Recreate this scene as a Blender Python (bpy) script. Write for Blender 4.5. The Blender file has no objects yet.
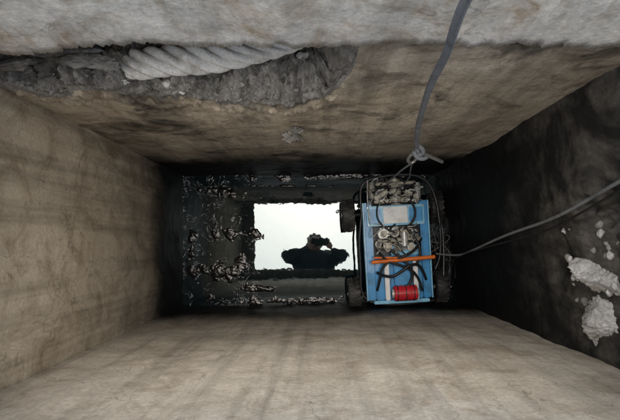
import bpy, bmesh, math, random
from mathutils import Vector, noise, Matrix
random.seed(7)
scene=bpy.context.scene
COL=scene.collection
def sm(a,b,x):
    t=max(0,min(1,(x-a)/(b-a))); return t*t*(3-2*t)
def fbm(p,o=4,h=.9):
    return noise.fractal(Vector(p),h,2.0,o)
# ---------------------------------------------------------------- materials
class NT:
    def __init__(s,name):
        s.m=bpy.data.materials.new(name); s.m.use_nodes=True
        s.t=s.m.node_tree; s.n=s.t.nodes; s.b=s.n['Principled BSDF']
    def new(s,t,**k):
        n=s.n.new(t)
        for a,v in k.items(): setattr(n,a,v)
        return n
    def l(s,a,b): s.t.links.new(a,b)
    def pos(s,scale=(1,1,1)):
        g=s.new('ShaderNodeNewGeometry')
        if scale==(1,1,1): return g.outputs['Position']
        m=s.new('ShaderNodeMapping')
        m.inputs['Scale'].default_value=scale; s.l(g.outputs['Position'],m.inputs['Vector']); return m.outputs[0]
    def noise(s,vec,scale,detail=6,rough=.6,dist=0):
        n=s.new('ShaderNodeTexNoise'); n.inputs['Scale'].default_value=scale
        n.inputs['Detail'].default_value=min(detail,4); n.inputs['Roughness'].default_value=rough
        n.inputs['Distortion'].default_value=dist
        s.l(vec,n.inputs['Vector']); return n.outputs['Fac']
    def ramp(s,fac,stops):
        r=s.new('ShaderNodeValToRGB'); e=r.color_ramp.elements
        while len(e)<len(stops): e.new(.5)
        for i,(p,c) in enumerate(stops):
            e[i].position=p; e[i].color=(c[0],c[1],c[2],1) if hasattr(c,'__len__') else (c,c,c,1)
        s.l(fac,r.inputs[0]); return r.outputs[0]
    def mix(s,f,a,b,mode='MIX'):
        m=s.new('ShaderNodeMix',data_type='RGBA',blend_type=mode)
        for sock,v in ((m.inputs[0],f),(m.inputs[6],a),(m.inputs[7],b)):
            if isinstance(v,bpy.types.NodeSocket): s.l(v,sock)
            elif hasattr(v,'__len__'): sock.default_value=(v[0],v[1],v[2],1)
            else: sock.default_value=v if sock==m.inputs[0] else (v,v,v,1)
        return m.outputs[2]
    def math(s,op,a,b=0,c=0,clamp=False):
        m=s.new('ShaderNodeMath',operation=op,use_clamp=clamp)
        for i,v in enumerate((a,b,c)):
            if isinstance(v,bpy.types.NodeSocket): s.l(v,m.inputs[i])
            else: m.inputs[i].default_value=v
        return m.outputs[0]
    def bump(s,h,st=.5,d=.01,prev=None):
        b=s.new('ShaderNodeBump'); b.inputs['Strength'].default_value=st; b.inputs['Distance'].default_value=d
        s.l(h,b.inputs['Height'])
        if prev is not None: s.l(prev,b.inputs['Normal'])
        return b.outputs[0]

def concrete(name,ca,cb,stain,wet0,wet1,wobble=.25,bs=.3,mould=0.0,wetcol=(.008,.009,.009),drip=.62,speck=.6,stainamt=.85):
    T=NT(name); p=T.pos()
    n1=T.noise(p,3.2,4,.6,.3)
    col=T.ramp(n1,[(.32,ca),(.68,cb)])
    n2=T.noise(p,9,4,.74,.9)
    col=T.mix(T.ramp(n2,[(.46,0),(.70,stainamt)]),col,stain)
    stv=T.noise(T.pos((18,18,.9)),1.0,4,.65)
    col=T.mix(.85,col,T.ramp(stv,[(.34,drip),(.54,1.06)]),'MULTIPLY')
    sp=T.noise(p,120,4,.8)
    col=T.mix(speck,col,T.ramp(sp,[(.34,.58),(.60,1.18)]),'MULTIPLY')
    ck=T.noise(p,4.5,4,.55,.4)
    col=T.mix(.6,col,T.ramp(ck,[(.497,1),(.5,.35),(.503,1)]),'MULTIPLY')
    if mould>0:
        mm=T.noise(p,5.5,4,.72,.6)
        col=T.mix(T.ramp(mm,[(.56-mould*.2,0),(.74-mould*.2,.92)]),col,(.024,.023,.020))
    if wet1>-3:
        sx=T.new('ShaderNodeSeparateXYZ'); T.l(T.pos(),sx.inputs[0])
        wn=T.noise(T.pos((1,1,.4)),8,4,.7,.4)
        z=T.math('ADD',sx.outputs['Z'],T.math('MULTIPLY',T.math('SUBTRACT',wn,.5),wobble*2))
        # broad darkening towards the bottom, then the black tide band
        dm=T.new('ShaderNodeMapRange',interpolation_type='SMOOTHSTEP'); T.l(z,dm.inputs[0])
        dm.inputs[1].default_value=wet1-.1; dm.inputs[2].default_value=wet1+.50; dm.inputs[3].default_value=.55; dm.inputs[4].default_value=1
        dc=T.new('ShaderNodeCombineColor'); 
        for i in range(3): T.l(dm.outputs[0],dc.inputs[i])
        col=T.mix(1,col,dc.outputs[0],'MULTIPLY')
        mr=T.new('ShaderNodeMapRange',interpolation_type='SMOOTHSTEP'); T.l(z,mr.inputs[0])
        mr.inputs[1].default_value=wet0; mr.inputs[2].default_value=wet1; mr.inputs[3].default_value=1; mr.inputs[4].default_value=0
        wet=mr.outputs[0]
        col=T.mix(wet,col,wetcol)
        T.l(T.math('MULTIPLY_ADD',wet,-.35,.92),T.b.inputs['Roughness'])
        T.l(T.math('MULTIPLY_ADD',wet,-.3,.4),T.b.inputs['Specular IOR Level'])
    else: T.b.inputs['Roughness'].default_value=.9
    T.l(col,T.b.inputs['Base Color'])
    h=T.math('MULTIPLY_ADD',sp,.35,T.noise(p,26,3,.7))
    T.l(T.bump(h,bs,.010),T.b.inputs['Normal'])
    return T.m
def simple(name,col,rough=.5,metal=0,var=.25,bscale=60,bstr=.2,dirt=(.03,.028,.022),dirtamt=.4,dscale=25,coat=0):
    T=NT(name); p=T.pos()
    n=T.noise(p,dscale,4,.65)
    c=T.mix(T.ramp(n,[(.48,0),(.72,dirtamt)]),col,dirt)
    n2=T.noise(p,bscale*1.5,2)
    c=T.mix(.8,c,T.ramp(n2,[(.3,1-var),(.7,1+var*.3)]),'MULTIPLY')
    T.l(c,T.b.inputs['Base Color']); T.b.inputs['Metallic'].default_value=metal
    T.l(T.ramp(n,[(.3,rough*.8),(.7,min(1,rough*1.35))]),T.b.inputs['Roughness'])
    T.l(T.bump(n2,bstr,.003),T.b.inputs['Normal'])
    T.b.inputs['Coat Weight'].default_value=coat
    return T.m
M_left=concrete('concrete_left',(.54,.45,.32),(.69,.59,.445),(.33,.25,.16),-.06,.20,.14,bs=.2,speck=.4)
M_bot =concrete('concrete_bottom',(.62,.55,.445),(.74,.67,.56),(.44,.36,.26),-.06,.20,.12,bs=.22,drip=.72,speck=.45)
M_top =concrete('concrete_top',(.51,.435,.325),(.66,.58,.465),(.25,.19,.13),.0,.26,.16,mould=.24,speck=.55)
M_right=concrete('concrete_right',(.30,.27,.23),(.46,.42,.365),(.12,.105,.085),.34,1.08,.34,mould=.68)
M_slab=concrete('concrete_slab',(.57,.54,.485),(.73,.70,.64),(.36,.28,.19),-5,-4,.1,.26,drip=.8,speck=.45,stainamt=.95)
M_ground=concrete('ground_concrete',(.34,.33,.31),(.42,.41,.38),(.25,.23,.2),-5,-4,.1)
M_rubble=concrete('broken_concrete_mat',(.66,.64,.60),(.78,.76,.72),(.46,.43,.38),-5,-4,.1,.6)
M_grit=concrete('crumbled_mortar',(.28,.26,.235),(.44,.42,.38),(.11,.10,.085),-5,-4,.1,1.0)
# ---------------------------------------------------------------- helpers
def obj(name,me,mat=None,parent=None,smooth=True):
    o=bpy.data.objects.new(name,me); COL.objects.link(o)
    if mat: me.materials.append(mat)
    if parent: o.parent=parent
    if smooth:
        for p in me.polygons: p.use_smooth=True
    return o
def empty(name,loc=(0,0,0)):
    e=bpy.data.objects.new(name,None); COL.objects.link(e); e.location=loc; e.empty_display_size=.1; return e
def grid(name,fn,nu,nv,mat,parent=None,flip=False):
    vs=[fn(i/nu,j/nv) for j in range(nv+1) for i in range(nu+1)]
    fs=[]
    for j in range(nv):
        for i in range(nu):
            a=j*(nu+1)+i; q=(a,a+1,a+nu+2,a+nu+1)
            fs.append(q[::-1] if flip else q)
    me=bpy.data.meshes.new(name); me.from_pydata(vs,[],fs); me.update()
    return obj(name,me,mat,parent)
def tube(name,pts,r,mat,parent=None,res=8,bez=True):
    cu=bpy.data.curves.new(name,'CURVE'); cu.dimensions='3D'
    sp=cu.splines.new('NURBS' if bez else 'POLY'); sp.points.add(len(pts)-1)
    for i,p in enumerate(pts): sp.points[i].co=(*p,1)
    if bez: sp.order_u=3; sp.use_endpoint_u=True
    cu.resolution_u=8; cu.bevel_depth=r; cu.bevel_resolution=res//2; cu.use_fill_caps=True
    o=bpy.data.objects.new(name,cu); COL.objects.link(o)
    dg=bpy.context.evaluated_depsgraph_get()
    me=bpy.data.meshes.new_from_object(o.evaluated_get(dg)); bpy.data.objects.remove(o)
    return obj(name,me,mat,parent)
def box(name,x0,x1,y0,y1,z0,z1,mat,parent=None,bev=.8,rot=None):
    bm=bmesh.new(); bmesh.ops.create_cube(bm,size=1)
    bmesh.ops.scale(bm,vec=(x1-x0,y1-y0,z1-z0),verts=bm.verts)
    if bev: bmesh.ops.bevel(bm,geom=bm.edges[:],offset=min(bev,(z1-z0)*.45,(x1-x0)*.45,(y1-y0)*.45),segments=2,affect='EDGES')
    me=bpy.data.meshes.new(name); bm.to_mesh(me); bm.free()
    o=obj(name,me,mat,parent,False); o.location=((x0+x1)/2,(y0+y1)/2,(z0+z1)/2)
    if rot: o.rotation_euler=rot
    return o
def cyl(name,c,r,h,axis,mat,parent=None,seg=28,bev=.6,rot=None):
    bm=bmesh.new(); bmesh.ops.create_cone(bm,segments=seg,radius1=r,radius2=r,depth=h,cap_ends=True)
    es=[e for e in bm.edges if abs(e.verts[0].co.z-e.verts[1].co.z)<1e-6]
    if bev: bmesh.ops.bevel(bm,geom=es,offset=bev,segments=2,affect='EDGES')
    me=bpy.data.meshes.new(name); bm.to_mesh(me); bm.free()
    o=obj(name,me,mat,parent,False); o.location=c
    o.rotation_euler={'z':(0,0,0),'x':(0,math.pi/2,0),'y':(math.pi/2,0,0)}[axis]
    if rot: o.rotation_euler=rot
    return o
def lump(name,c,s,mat,parent=None,amp=.3,fr=2.0,seed=0,sub=5,smooth=False):
    bm=bmesh.new(); bmesh.ops.create_icosphere(bm,subdivisions=sub,radius=1)
    for v in bm.verts:
        n=v.co.normalized()
        q=n*fr+Vector((seed*7.3,seed*3.1,seed))
        d=1+amp*noise.fractal(q,.7,2,6)
        v.co=Vector((n.x*s[0]*d,n.y*s[1]*d,n.z*s[2]*d))+Vector(c)
    me=bpy.data.meshes.new(name); bm.to_mesh(me); bm.free()
    return obj(name,me,mat,parent,smooth)
def rock(name,c,s,mat,parent=None,seed=0,sub=5,cuts=11,rough=.035):
    rs=random.Random(seed)
    pl=[]
    for i in range(cuts):
        n=Vector((rs.uniform(-1,1),rs.uniform(-1,1),rs.uniform(-1,1))).normalized(); pl.append((n,rs.uniform(.35,.8)))
    bm=bmesh.new(); bmesh.ops.create_icosphere(bm,subdivisions=sub,radius=1)
    for v in bm.verts:
        q=v.co.copy()
        for n,d in pl:
            k=q.dot(n)
            if k>d: q-=n*(k-d)
        q*=1+rough*1.2*noise.fractal(q*3+Vector((seed,0,0)),.8,2,5)
        q+=q.normalized()*rough*.6*noise.fractal(q*14+Vector((seed,0,0)),.8,2,4)
        v.co=Vector((q.x*s[0],q.y*s[1],q.z*s[2]))+Vector(c)
    me=bpy.data.meshes.new(name); bm.to_mesh(me); bm.free()
    return obj(name,me,mat,parent,sub>4)
# ---------------------------------------------------------------- shaft
WZ=-.30           # water level
GZ=1.27           # ground level
ZT=GZ-.004
shaft=empty('concrete_shaft')
def nz(p,a=.004,f=6): return a*fbm((p[0]*f,p[1]*f,p[2]*f),4)
def left(u,v):
    y=-.32+u*.66; z=-.45+v*(ZT+.45); x=-.64
    return (x+nz((x,y,z),.006,3.5)+nz((x,y,z),.0006,30),y,z)
grid('left_wall',left,120,220,M_left,shaft)
def bottom(u,v):
    x=-.67+u*1.34; z=-.45+v*(ZT+.45)
    y=-.30+(x+.64)/1.27*.03
    return (x,y+nz((x,y+5,z),.006,3.5)+nz((x,y,z),.0006,30),z)
grid('lower_wall',bottom,220,220,M_bot,shaft,True)
def XR(y): return .535+(.315-y)/.585*.095
def right(u,v):
    y=-.30+u*.66; z=-.45+v*(ZT+.45)
    x=XR(y)
    m=sm(.075,.02,math.hypot((y-.055)/.6,(z-.88)/1.3)+.04*fbm((y*20,z*20,1)))
    m2=sm(.16,.05,math.hypot((y+.10),(z-.80)/1.2)+.05*fbm((y*16,z*16,4)))
    x+=.05*m+.015*m2
    return (x+nz((x+3,y,z),.008,3.5)+nz((x,y,z),.0018,25),y,z)
grid('right_wall',right,200,300,M_right,shaft,True)
def cav(x):
    m=sm(.075+.012*fbm((x*30,0,9)),-.05,x)
    t=m*(.118+.03*fbm((x*7,3,1))+.012*fbm((x*40,3,1)))
    t+=.10*math.exp(-((x+.04)/.035)**2)*m
    zt=1.128+.012*fbm((x*9,5,2))+.012*fbm((x*42,5,2),6,.6)-.035*sm(-.33,-.5,x)
    zb=.815+.10*sm(-.1,-.6,x)+.035*fbm((x*8,1,4))+.018*fbm((x*45,2,4))
    q=(x+.08)/.145
    c=1 if q<0 else ((1-q**3)**.5 if q<1 else 0)
    zb=zt-(zt-zb)*c
    return t,zb,zt
segs=[130,38,16,10,20]; tot=sum(segs)
def top(u,v):
    x=-.66+u*1.24; t,zb,zt=cav(x)
    Y0=.31+(x+.64)/1.17*.005
    j=round(v*tot); k=0
    while k<4 and j>segs[k]: j-=segs[k]; k+=1
    s=j/segs[k]
    on=min(1,t/.05)*min(1,(zt-zb)/.08)
    rise=min(.045*on,(zt-zb)*.5)
    if k==0: y=Y0; z=-.45+s*(zb+.45)
    elif k==1: y=Y0+t*s*on; z=zb+rise*s+.034*on*fbm((x*16,s*3,7))*math.sin(min(1,s)*math.pi)+.014*on*abs(fbm((x*60,s*9,3)))
    elif k==2:
        z0=zb+rise; y=Y0+t*on; z=z0+s*(zt-z0)
    elif k==3: y=Y0+t*on+s*(-.016-t*on); z=zt-.01
    else: y=Y0-.016+s*.022; z=zt+s*(ZT-zt)
    a=.006+(.014*on if k in(1,2) else 0)
    edge=on*.018*fbm((x*35,z*35,y*35+3),6,.7) if (k==0 and s>.93) or k in(1,2) else 0
    return (x,y+a*fbm((x*4,y*4,z*4))+.0010*fbm((x*35,y*35,z*35))-edge*.6,z+edge*(1 if k==1 else .3))
o=grid('upper_wall',top,520,tot,M_top,shaft)
o.data.materials.append(M_grit); o.data.materials.append(M_slab)
nu=520; b0=segs[0]; b1=b0+segs[1]+segs[2]
for p in o.data.polygons:
    row=p.index//nu; x=-.66+(p.index%nu)/nu*1.24
    if row>=b1: p.material_index=2
    elif row>=b0-3: p.material_index=1 if cav(x)[0]>.004 and cav(x)[2]-cav(x)[1]>.01 else 0
for i in range(170):
    x=random.uniform(-.62,-.01); t,zb,zt=cav(x); f=random.uniform(.0,.9)
    r=random.uniform(.002,.010)
    rock('mortar_crumb',(x,.31+t*f,zb+.045*f+r*.3),(r*1.6,r,r*.8),M_grit if random.random()<.85 else M_rubble,shaft,i,3,9,.16)
for i in range(9):
    x=-.60+i*.026; t,zb,zt=cav(x)
    rock('mortar_flake',(x,.33+random.uniform(-.01,.06),zb+.03+.011*(i%4)),(.06,.020,.016),M_grit,shaft,60+i,5,12,.16)
rock('mortar_blob',(-.078,.305,.49),(.036,.014,.046),M_grit,shaft,3,5,8,.3)
rock('mortar_blob_small',(-.060,.305,.57),(.018,.009,.026),M_grit,shaft,5,4,8,.3)
# ground sheet with the hole
gm=bpy.data.meshes.new('ground')
hx0,hx1,hy0,hy1=-.53,.50,-.224,.318; B=60; TH=.02
v=[(-B,-B,GZ),(B,-B,GZ),(B,B,GZ),(-B,B,GZ),(hx0,hy0,GZ),(hx1,hy0,GZ),(hx1,hy1,GZ),(hx0,hy1,GZ)]
v+=[(a,b,GZ-TH) for a,b,_ in v[4:8]]
v+=[(-.8,-.5,GZ-TH),(.8,-.5,GZ-TH),(.8,.6,GZ-TH),(-.8,.6,GZ-TH)]
f=[(0,1,5,4),(1,2,6,5),(2,3,7,6),(3,0,4,7),(4,5,9,8),(5,6,10,9),(6,7,11,10),(7,4,8,11),(8,9,13,12),(9,10,14,13),(10,11,15,14),(11,8,12,15)]
gm.from_pydata(v,[],f); gm.update(); obj('ground',gm,M_ground,None,False)
# ---------------------------------------------------------------- water
T=NT('sewer_water_mat'); p=T.pos()
T.n.remove(T.b)
out=T.n['Material Output']
dif=T.new('ShaderNodeBsdfDiffuse'); gl=T.new('ShaderNodeBsdfGlossy'); gl.inputs['Roughness'].default_value=.02
gl.inputs['Color'].default_value=(.86,.98,1,1)
ms=T.new('ShaderNodeMixShader'); ms.inputs[0].default_value=.155
T.l(T.bump(T.noise(p,11,3,.55),.035,.01),gl.inputs['Normal'])
fn=T.noise(p,8,4,.62,1.4)
line=T.ramp(fn,[(.0,0),(.49,0),(.498,1),(.503,1),(.511,0)])
line2=T.ramp(fn,[(.0,0),(.565,0),(.57,1),(.573,1),(.58,0)])
sx=T.new('ShaderNodeSeparateXYZ'); T.l(p,sx.inputs[0])
side=T.ramp(T.math('ADD',sx.outputs['X'],1),[(.70,1),(.745,0)])
msk=T.math('MULTIPLY',T.ramp(T.noise(p,3.3,2),[(.42,0),(.48,1)]),side)
foam=T.math('MULTIPLY',T.math('MULTIPLY',T.math('ADD',line,line2),msk),T.ramp(T.noise(p,50,2),[(.42,0),(.6,1)]))
dc=T.mix(foam,(.004,.010,.013),(.75,.78,.78)); T.l(dc,dif.inputs[0])
T.l(dif.outputs[0],ms.inputs[1]); T.l(gl.outputs[0],ms.inputs[2]); T.l(ms.outputs[0],out.inputs[0])
grid('sewer_water',lambda u,v:(-.70+u*1.42,-.36+v*.72,WZ),2,2,T.m,None)
T=NT('wet_mud'); p=T.pos()
T.l(T.ramp(T.noise(p,28,4,.7),[(.3,(.006,.006,.006)),(.6,(.014,.013,.012)),(.70,(.05,.048,.045)),(.78,(.5,.5,.48))]),T.b.inputs['Base Color'])
T.b.inputs['Roughness'].default_value=.12; T.b.inputs['IOR'].default_value=1.7
T.l(T.bump(T.noise(p,45,4,.6),.6,.006),T.b.inputs['Normal']); M_mud=T.m
def mud(u,v):
    x=-.66+u*1.3; y=-.33+v*.67
    def bl(cx,cy,rx,ry): return 1-math.hypot((x-cx)/rx,(y-cy)/ry)
    m=max(bl(-.46,.225,.17,.04),bl(-.42,.035,.15,.045),bl(-.44,-.13,.18,.08),bl(-.1,-.275,.5,.03),bl(.1,.31,.8,.03),bl(-.3,-.22,.16,.02),bl(.55,-.15,.10,.16),bl(-.2,.262,.3,.008),bl(-.6,-.05,.03,.2))
    h=m*.75+.75*fbm((x*15,y*17,2),5)
    h=max(-.3,min(h,.7))
    if x>-.26 and -.2<y<.24: h=min(h,-.1)
    return (x,y,WZ-.004+.011*h+.0016*fbm((x*60,y*60,1)))
grid('mud_bank',mud,460,240,M_mud,None)
# ---------------------------------------------------------------- rubble on the right wall
rub=empty('broken_concrete')
rock('chunk',(.632,-.075,.80),(.085,.10,.13),M_rubble,rub,11,6,14,.08)
rock('chunk_low',(.640,-.165,.80),(.075,.08,.11),M_rubble,rub,18,6,12,.09)
rock('chunk_top',(.628,.0,.86),(.05,.04,.06),M_rubble,rub,14,5,10,.1)
random.seed(77)
for i in range(26):
    r=random.uniform(.003,.011)
    y=random.uniform(-.22,.04); rock('fragment',(XR(y)-.002,y,random.uniform(.72,.92)),(r,r*1.3,r),M_rubble if i%2 else M_grit,rub,i+30,2,9,.12)
# ---------------------------------------------------------------- twisted rope in the cavity
M_rope=simple('old_white_rope',(.84,.82,.77),.8,0,.3,150,.5,(.30,.26,.20),.7,18)
def crv(P,t):
    k=t*(len(P)-1); i=min(int(k),len(P)-2); f=k-i
    p0=P[max(i-1,0)];p1=P[i];p2=P[i+1];p3=P[min(i+2,len(P)-1)]
    return .5*((2*p1)+(p2-p0)*f+(2*p0-5*p1+4*p2-p3)*f*f+(3*p1-p0-3*p2+p3)*f**3)
def rope(name,path,R,mat,strands=3,pitch=.075,n=300,seg=14,taper=None):
    vs=[];fs=[]
    P=[Vector(a) for a in path]
    at=lambda t:crv(P,t)
    L=sum((P[i+1]-P[i]).length for i in range(len(P)-1))
    for s in range(strands):
        base=len(vs)
        for i in range(n+1):
            t=i/n; c=at(t); d=(at(min(1,t+.005))-at(max(0,t-.005))).normalized()
            a=d.cross(Vector((0,0,1))).normalized(); b=d.cross(a)
            k=taper(t) if taper else 1
            ph=2*math.pi*(t*L/pitch+s/strands)
            off=(a*math.cos(ph)+b*math.sin(ph))
            cc=c+off*R*.58*k
            for j in range(seg):
                q=2*math.pi*j/seg
                vs.append(cc+(off*math.cos(q)*.46+d.cross(off)*math.sin(q)*.38)*R*k*(1+.08*fbm(tuple(cc*70))))
        for i in range(n):
            for j in range(seg):
                A=base+i*seg+j; Bq=base+i*seg+(j+1)%seg
                fs.append((A,Bq,Bq+seg,A+seg))
        fs.append(tuple(base+j for j in range(seg))); fs.append(tuple(base+n*seg+j for j in range(seg)))
    me=bpy.data.meshes.new(name); me.from_pydata(vs,[],fs); me.update()
    return obj(name,me,mat)
rope('twisted_rope',[(-.385,.350,.905),(-.30,.355,.918),(-.20,.360,.92),(-.10,.375,.918),(-.035,.392,.91)],.029,M_rope,5,.17,taper=lambda t:1-.72*max(0,t-.45)/.55 if t>.45 else (.78+.22*min(1,t/.08)))
# ---------------------------------------------------------------- hanging strap with hook
M_strap=simple('grey_webbing',(.21,.225,.245),.7,0,.35,400,.6,(.07,.07,.07),.6,40)
M_steel=simple('worn_steel',(.48,.48,.47),.35,.8,.2,80,.2,(.10,.09,.08),.5,40)
st=empty('lifting_strap')
sp=[(.15,.262,1.60),(.158,.268,1.42),(.165,.272,1.28),(.185,.276,1.14),(.196,.277,1.0),(.222,.272,.80),(.245,.262,.66),(.262,.255,.58)]
def strapmesh():
    P=[Vector(a) for a in sp]; vs=[];fs=[];n=160
    for i in range(n+1):
        t=i/n;c=crv(P,t); d=(crv(P,min(1,t+.01))-crv(P,max(0,t-.01))).normalized()
        tw=.35+.9*math.sin(t*7)
        s=Vector((math.cos(tw),-math.sin(tw)*.8,.1)); s=(s-d*s.dot(d)).normalized(); nn=d.cross(s)
        w=.0064; th=.0040
        for q in range(12):
            a=2*math.pi*q/12; cx=math.copysign(abs(math.cos(a))**.6,math.cos(a)); cy=math.copysign(abs(math.sin(a))**.7,math.sin(a))
            vs.append(c+s*w*cx+nn*th*cy*(1.0 if abs(cx)<.8 else 1.25))
    for i in range(n):
        for q in range(12): fs.append((i*12+q,i*12+(q+1)%12,(i+1)*12+(q+1)%12,(i+1)*12+q))
    me=bpy.data.meshes.new('webbing'); me.from_pydata(vs,[],fs); me.update(); return me
obj('webbing',strapmesh(),M_strap,st)
tube('knot_loop',[(.262,.255,.58),(.268,.245,.57),(.285,.246,.555),(.30,.238,.55),(.285,.228,.56),(.262,.232,.565),(.255,.248,.575)],.0060,M_strap,st)
tube('knot_wrap',[(.262,.262,.585),(.28,.25,.59),(.278,.236,.575),(.262,.238,.56)],.0060,M_strap,st)
tube('strap_tail',[(.275,.245,.57),(.31,.236,.55),(.345,.226,.53)],.0050,M_steel,st)
tube('snap_hook',[(.258,.245,.57),(.245,.237,.55),(.248,.225,.53),(.265,.224,.52),(.272,.235,.535)],.0045,M_steel,st)
tube('tether',[(.262,.225,.52),(.25,.222,.40),(.27,.235,.15),(.26,.24,-.02),(.30,.225,-.09)],.0030,M_strap,st)
tube('tether_low',[(.262,.225,.52),(.30,.235,.30),(.34,.24,.10),(.33,.22,-.10)],.0025,M_strap,st)
# ---------------------------------------------------------------- cables along right wall
M_cable=simple('grey_cable',(.24,.25,.25),.6,0,.3,120,.3,(.05,.05,.045),.8,14)
M_blk=simple('black_rubber',(.016,.016,.017),.4,0,.3,120,.4,(.07,.065,.05),.35,30)
cb=empty('wall_cable')
tube('cable_run',[(XR(.15)-.02,.15,1.15),(XR(.098)-.02,.098,.92),(XR(.06)-.022,.055,.74),(XR(.02)-.02,.024,.45),(XR(-.03)-.025,-.03,.14),(.56,-.06,-.03),(.50,-.05,-.13)],.0040,M_cable,cb)
tube('cable_thin',[(XR(.13)-.012,.13,1.1),(XR(.08)-.014,.08,.9),(XR(.04)-.015,.028,.7),(XR(0)-.015,.0,.42),(.56,-.05,0),(.53,-.10,-.12)],.0025,M_blk,cb)
for i in range(14):
    random.seed(100+i)
    pts=[(.46+random.uniform(-.02,.03),random.uniform(-.2,.1),-.16)]
    for k in range(5): pts.append((.50+random.uniform(0,.09),random.uniform(-.26,.12),random.uniform(-.28,-.05)))
    tube('loose_wire',pts,random.uniform(.001,.003),M_blk if i%4 else M_cable,cb)
# ---------------------------------------------------------------- robot (local unit U metres)
U=.00427
rb=empty('inspection_robot',(.327,.003,-.12)); rb.scale=(U*.88,U*.99,U); rb.rotation_euler=(0,0,math.radians(3.2))
M_blue=simple('blue_paint',(.05,.34,.70),.35,.0,.2,40,.1,(.03,.06,.08),.5,22,.3)
M_lblue=simple('light_blue_paint',(.28,.66,.90),.4,0,.15,40,.1,(.08,.12,.14),.45,25,.2)
M_white=simple('white_plate',(.90,.92,.92),.4,0,.1,60,.1,(.45,.44,.40),.35,25)
M_org=simple('orange_rod',(.85,.20,.03),.4,0,.15,60,.1)
M_red=simple('red_cap',(.66,.025,.04),.35,0,.2,60,.1)
M_beige=simple('machinery_beige',(.46,.44,.37),.45,.2,.35,70,.4,(.09,.08,.06),.7,35)
M_dark=simple('dark_steel',(.05,.052,.055),.35,.5,.3,70,.3,(.02,.02,.02),.4,30)
M_clear=simple('pale_housing',(.62,.65,.62),.2,.1,.3,50,.2,(.15,.14,.10),.6,35,.4)
M_tyre=simple('tyre_rubber',(.035,.035,.034),.55,0,.3,120,.4,(.12,.11,.09),.6,30)
box('hull',-26,26,-57,48,-42,-8.5,M_dark,rb,4)
box('hull_nose',-22,22,44,58,-38,-10,M_dark,rb,5)
box('rail_left',-36,-27,-58,40,-7,4,M_blue,rb,1)
box('rail_right',27,35,-58,40,-7,4,M_blue,rb,1)
box('rail_left_lip',-37.5,-36.1,-58,40,-2,7,M_lblue,rb,.5)
box('rail_right_lip',35.1,36.5,-58,40,-2,7,M_lblue,rb,.5)
box('front_plate',-33,31,16,36,4.3,8,M_lblue,rb,1)
box('white_panel',-15,12,18,34.5,8.3,10,M_white,rb,.6)
box('front_plate_inset_l',-31,-17,19,33,8.2,9.4,M_blue,rb,.5)
box('front_plate_inset_r',14,29,19,33,8.2,9.4,M_blue,rb,.5)
for x in (-32,-16,13.5,29.5):
    for y in (17.5,34.5): cyl('screw',(x,y,8.6),.8,1.2,'z',M_steel,rb,seg=8,bev=.1)
box('rear_deck',-26.5,26.5,-58,-14,-5,3,M_blue,rb,1)
box('mid_deck',-26.5,26.5,-13.5,15.5,-8,-2,M_dark,rb,1)
box('rear_panel',-8,24,-14,-4,2,6,M_lblue,rb,.8)
box('rear_panel_low',-6,12,-44,-20,3.3,9,M_blue,rb,1.2)
box('strip_left',-17,-12,-58,-20,3.4,10,M_white,rb,.8)
box('strip_right',15,20,-58,-19,3.4,10,M_white,rb,.8)
box('tail_plate',-30,32,-61.5,-58.3,-6,8,M_lblue,rb,.6)
cyl('orange_bar',(3,-18,16),1.9,70,'x',M_org,rb,rot=(0,math.pi/2,.03))
cyl('orange_bar_b',(-14,-15.5,14),1.1,30,'x',M_org,rb,rot=(0,math.pi/2,-.05))
cyl('red_reel',(4,-51,12),7.5,25,'x',M_red,rb)
for i in range(5): cyl('reel_ring',(-5+4.5*i,-51,12),8.0,1.0,'x',M_red if i%2 else M_dark,rb,bev=.2)
cyl('reel_cap_l',(-9.5,-51,12),4.5,2.5,'x',M_clear,rb); cyl('reel_cap_r',(17.5,-51,12),4.5,2.5,'x',M_clear,rb)
for i,(x,y,r,h) in enumerate([(-16,8,6,12),(-4,9,5,15),(8,8,6,12),(18,7,4.5,10),(-12,-4,5,11),(2,-3,6.5,9),(14,-6,4.5,12),(-22,-2,3.5,9)]):
    cyl('motor',(x,y,h/2-2),r,h,'z',M_beige if i%3 else M_clear,rb)
    cyl('motor_cap',(x,y,h-1.2),r*.6,2,'z',M_dark if i%2 else M_beige,rb)
    for k in range(6):
        a=k*math.pi/3; cyl('bolt',(x+math.cos(a)*r*.8,y+math.sin(a)*r*.8,h-1.6),.6,1.2,'z',M_steel,rb,seg=6,bev=.1)
for i in range(6): box('fin',-20+i*1.9,-19+i*1.9,-1,14,8,11,M_clear,rb,.2)
cyl('cross_tube',(0,1.5,11),2.2,46,'x',M_beige,rb); cyl('valve',(6,2,14),3.4,14,'y',M_clear,rb)
for x,y in ((-17,46),(17,45)):
    cyl('lamp_housing',(x,y,4),6,14,'z',M_clear,rb); cyl('lamp_ring',(x,y,11.5),4.6,2,'z',M_dark,rb)
    box('lamp_bracket',x-8,x+8,y-2,y+2,6,14,M_beige,rb,.5,(0,0,.4 if x<0 else -.5))
cyl('camera_body',(0,49,6),6.5,26,'y',M_beige,rb); cyl('camera_eye',(0,61,6),5,4,'y',M_dark,rb)
for i in range(6): cyl('camera_ring',(0,38+i*3.6,6),7.1,1.1,'y',M_clear if i%2 else M_dark,rb,bev=.2)
box('nose_bracket',-24,24,38.5,42,3,9,M_beige,rb,.8)
cyl('side_can_l',(-25,52,0),4,16,'y',M_beige,rb); cyl('side_can_r',(26,50,0),4,16,'y',M_clear,rb)
cyl('cross_pipe',(0,57,12),1.8,44,'x',M_beige,rb)
tube('bumper',[(-38,30,2),(-40,50,4),(-34,62,6),(-10,66,7),(20,66,7),(36,60,6),(46,44,4),(50,10,2),(49,-20,0),(42,-30,0)],1.6,M_dark,rb)
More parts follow.
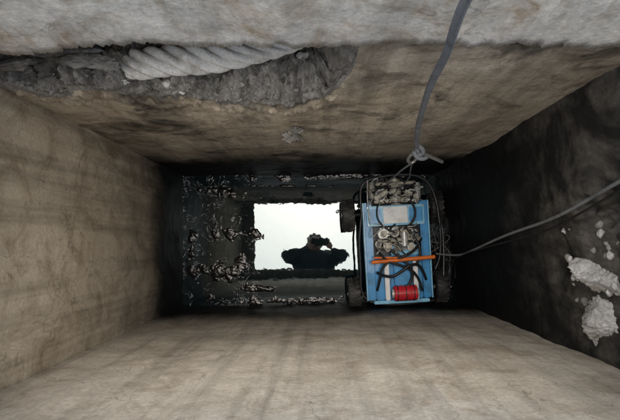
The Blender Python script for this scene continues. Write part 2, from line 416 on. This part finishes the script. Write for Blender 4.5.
tube('guard_left',[(-38,30,2),(-43,5,0),(-42,-25,-2),(-44,-56,-4),(-20,-64,-2),(20,-64,-2),(40,-62,-4)],1.4,M_dark,rb)
tube('guard_inner',[(-30,62,8),(-33,40,8),(-30,18,9)],.9,M_steel,rb)
random.seed(5)
hs=[[(-24,-6,8),(-20,-16,16),(-6,-22,17),(8,-26,15),(20,-36,13),(24,-50,8)],
    [(-22,-14,8),(-10,-20,15),(6,-14,18),(20,-8,14),(26,2,8)],
    [(-25,-30,6),(-14,-36,15),(0,-30,16),(12,-22,17),(25,-26,10),(30,-40,4)],
    [(-10,-8,12),(0,-14,16),(14,-30,15),(10,-42,13),(2,-50,14)],
    [(-26,-48,6),(-22,-34,10),(-20,-24,12),(-8,-16,14)],
    [(10,12,12),(20,0,15),(24,-14,14),(18,-24,12)],
    [(-20,38,9),(-24,28,11),(-18,16,12),(-8,10,15)],[(16,40,9),(22,30,12),(16,16,13),(6,12,14)]]
for h in hs: tube('hose',h,random.uniform(.9,1.6),M_blk,rb)
for i in range(34):
    x=random.uniform(-22,22); y=random.uniform(-8,14)
    tube('wire',[(x,y,6),(x+random.uniform(-8,8),y+random.uniform(-6,6),17),(x+random.uniform(-12,12),y+random.uniform(-8,8),14),(x+random.uniform(-12,12),y+random.uniform(-8,8),8)],random.uniform(.4,.8),[M_beige,M_blk,M_clear,M_beige][i%4],rb)
for i in range(34):
    x=random.uniform(-26,26); y=random.uniform(40,60)
    tube('wire',[(x,y,6),(x+random.uniform(-8,8),y+random.uniform(-6,6),17),(x+random.uniform(-12,12),y+random.uniform(-8,6),14),(x+random.uniform(-12,12),y+random.uniform(-8,4),8)],random.uniform(.4,.9),[M_beige,M_blk,M_clear][i%3],rb)
def wheel(x,y,z,r=15.5,w=15):
    bm=bmesh.new(); N=48; prof=[(-.5,.62),(-.5,.82),(-.42,.95),(-.2,1),(.2,1),(.42,.95),(.5,.82),(.5,.62)]
    rows=[[bm.verts.new((w*a,math.cos(2*math.pi*i/N)*r*b,math.sin(2*math.pi*i/N)*r*b)) for a,b in prof] for i in range(N)]
    for i in range(N):
        for k in range(len(prof)-1):
            bm.faces.new((rows[i][k],rows[i][k+1],rows[(i+1)%N][k+1],rows[(i+1)%N][k]))
    for i in range(18):
        for sgn in (-1,1):
            a=2*math.pi*(i+(.5 if sgn>0 else 0))/18
            mt=Matrix.Rotation(a,4,'X')@Matrix.Translation((sgn*w*.25,0,r*1.03))@Matrix.Rotation(sgn*.4,4,'Z')@Matrix.Diagonal((w*.42,r*.17,r*.14,1))
            bmesh.ops.create_cube(bm,size=1,matrix=mt)
    me=bpy.data.meshes.new('wheel'); bm.to_mesh(me); bm.free()
    o=obj('wheel',me,M_tyre,rb,False); o.location=(x,y,z)
    cyl('wheel_hub',(x,y,z),r*.62,w*.8,'x',M_dark,rb); cyl('hub_nut',(x,y,z),r*.2,w*1.05,'x',M_steel,rb)
for x,y in ((-52,30),(51,34),(-50,-53),(52,-50)):
    wheel(x,y,-20); cyl('axle',(x*.7,y,-20),2.2,34,'x',M_dark,rb)
# ---------------------------------------------------------------- photographer (kneels at the rim; seen mirrored in the water)
ph=empty('photographer')
M_cloth=simple('dark_jacket',(.02,.024,.035),.9,0,.3,200,.4); M_skin=simple('skin',(.35,.21,.15),.5,0,.1,80,.1,(.3,.17,.12),.3); M_hair=simple('hair',(.012,.01,.009),.6)
def skin(name,js,es,mat,sub=2):
    me=bpy.data.meshes.new(name); me.from_pydata([j[0] for j in js],es,[]); me.update()
    o=obj(name,me,mat,ph,False); o.modifiers.new('s','SKIN')
    for i,j in enumerate(js):
        s=me.skin_vertices[0].data[i]; r=j[1]; s.radius=(r,r)
        s.use_root=(i==0)
    m=o.modifiers.new('ss','SUBSURF'); m.levels=sub; m.render_levels=sub
    o.modifiers['s'].use_smooth_shade=True
    return o
ox=-.06
J=[((ox,-.80,1.72),.15),((ox,-.62,1.93),.16),((ox,-.40,2.12),.19),((ox,-.20,2.22),.12),((ox,-.12,2.23),.06),
   ((ox-.18,-.18,2.20),.09),((ox-.30,-.13,1.98),.06),((-.10,-.07,1.86),.033),
   ((ox+.18,-.18,2.20),.09),((ox+.31,-.13,1.98),.06),((.10,-.07,1.86),.033),
   ((ox-.12,-.80,1.66),.10),((ox-.17,-.42,1.36),.07),((ox-.16,-.86,1.32),.05),((ox-.16,-1.02,1.31),.04),
   ((ox+.12,-.80,1.66),.10),((ox+.17,-.42,1.36),.07),((ox+.16,-.86,1.32),.05),((ox+.16,-1.02,1.31),.04)]
E=[(0,1),(1,2),(2,3),(3,4),(3,5),(5,6),(6,7),(3,8),(8,9),(9,10),(0,11),(11,12),(12,13),(13,14),(0,15),(15,16),(16,17),(17,18)]
skin('body',J,E,M_cloth)
lump('head',(ox,-.03,2.25),(.075,.10,.115),M_skin,ph,.03,1,2,4,True)
lump('hair',(ox,-.02,2.29),(.088,.115,.10),M_hair,ph,.06,2,3,4,True)
lump('nose',(ox,-.035,2.132),(.014,.02,.02),M_skin,ph,.02,1,2,2,True)
for s in (-1,1):
    lump('ear',(ox+s*.078,-.04,2.24),(.012,.022,.03),M_skin,ph,.05,1,2,2,True)
    lump('eye',(ox+s*.03,-.01,2.148),(.012,.009,.009),M_white,ph,.0,1,2,2,True)
    wx=s*.10
    skin('hand',[((wx,-.07,1.86),.026),((wx*.9,-.03,1.865),.03),((wx*.86,-.01,1.865),.028)],[(0,1),(1,2)],M_skin,1)
    for k in range(4):
        y=-.03+k*.016
        skin('finger',[((wx*.88,y,1.872),.009),((wx*.80,y+.004,1.892),.0085),((wx*.55,y+.006,1.889),.007)],[(0,1),(1,2)],M_skin,1)
    skin('thumb',[((wx*.9,-.03,1.862),.011),((wx*.75,-.035,1.85),.010),((wx*.55,-.02,1.851),.008)],[(0,1),(1,2)],M_skin,1)
box('mouth',ox-.02,ox+.02,-.075,-.07,2.137,2.141,M_red,ph,0)
box('phone',-.078,.078,-.037,.037,1.860,1.868+.008,M_blk,ph,.003)
# ---------------------------------------------------------------- world / light / camera
w=bpy.data.worlds.new('World'); scene.world=w; w.use_nodes=True
n=w.node_tree.nodes; l=w.node_tree.links; bg=n['Background']
sk=n.new('ShaderNodeTexSky'); sk.sky_type='NISHITA'; sk.sun_disc=False
EL=80; sk.sun_elevation=math.radians(EL); sk.sun_rotation=0; sk.dust_density=4; sk.air_density=1.5
l.new(sk.outputs[0],bg.inputs[0]); bg.inputs[1].default_value=.15
sd=bpy.data.lights.new('sun','SUN'); sd.energy=5; sd.angle=math.radians(90); sd.color=(1,.965,.91)
so=bpy.data.objects.new('sun',sd); COL.objects.link(so); so.rotation_euler=(-math.radians(90-EL),0,0)
cd=bpy.data.cameras.new('cam'); cam=bpy.data.objects.new('camera',cd); COL.objects.link(cam)
cam.location=(0,0,1.8); cd.sensor_width=36; cd.lens=450/620*36; cd.shift_x=-10/620; cd.shift_y=32/620
cd.clip_start=.01; cd.clip_end=500
scene.camera=cam
scene.view_settings.view_transform='Standard'; scene.view_settings.look='None'; scene.view_settings.exposure=0
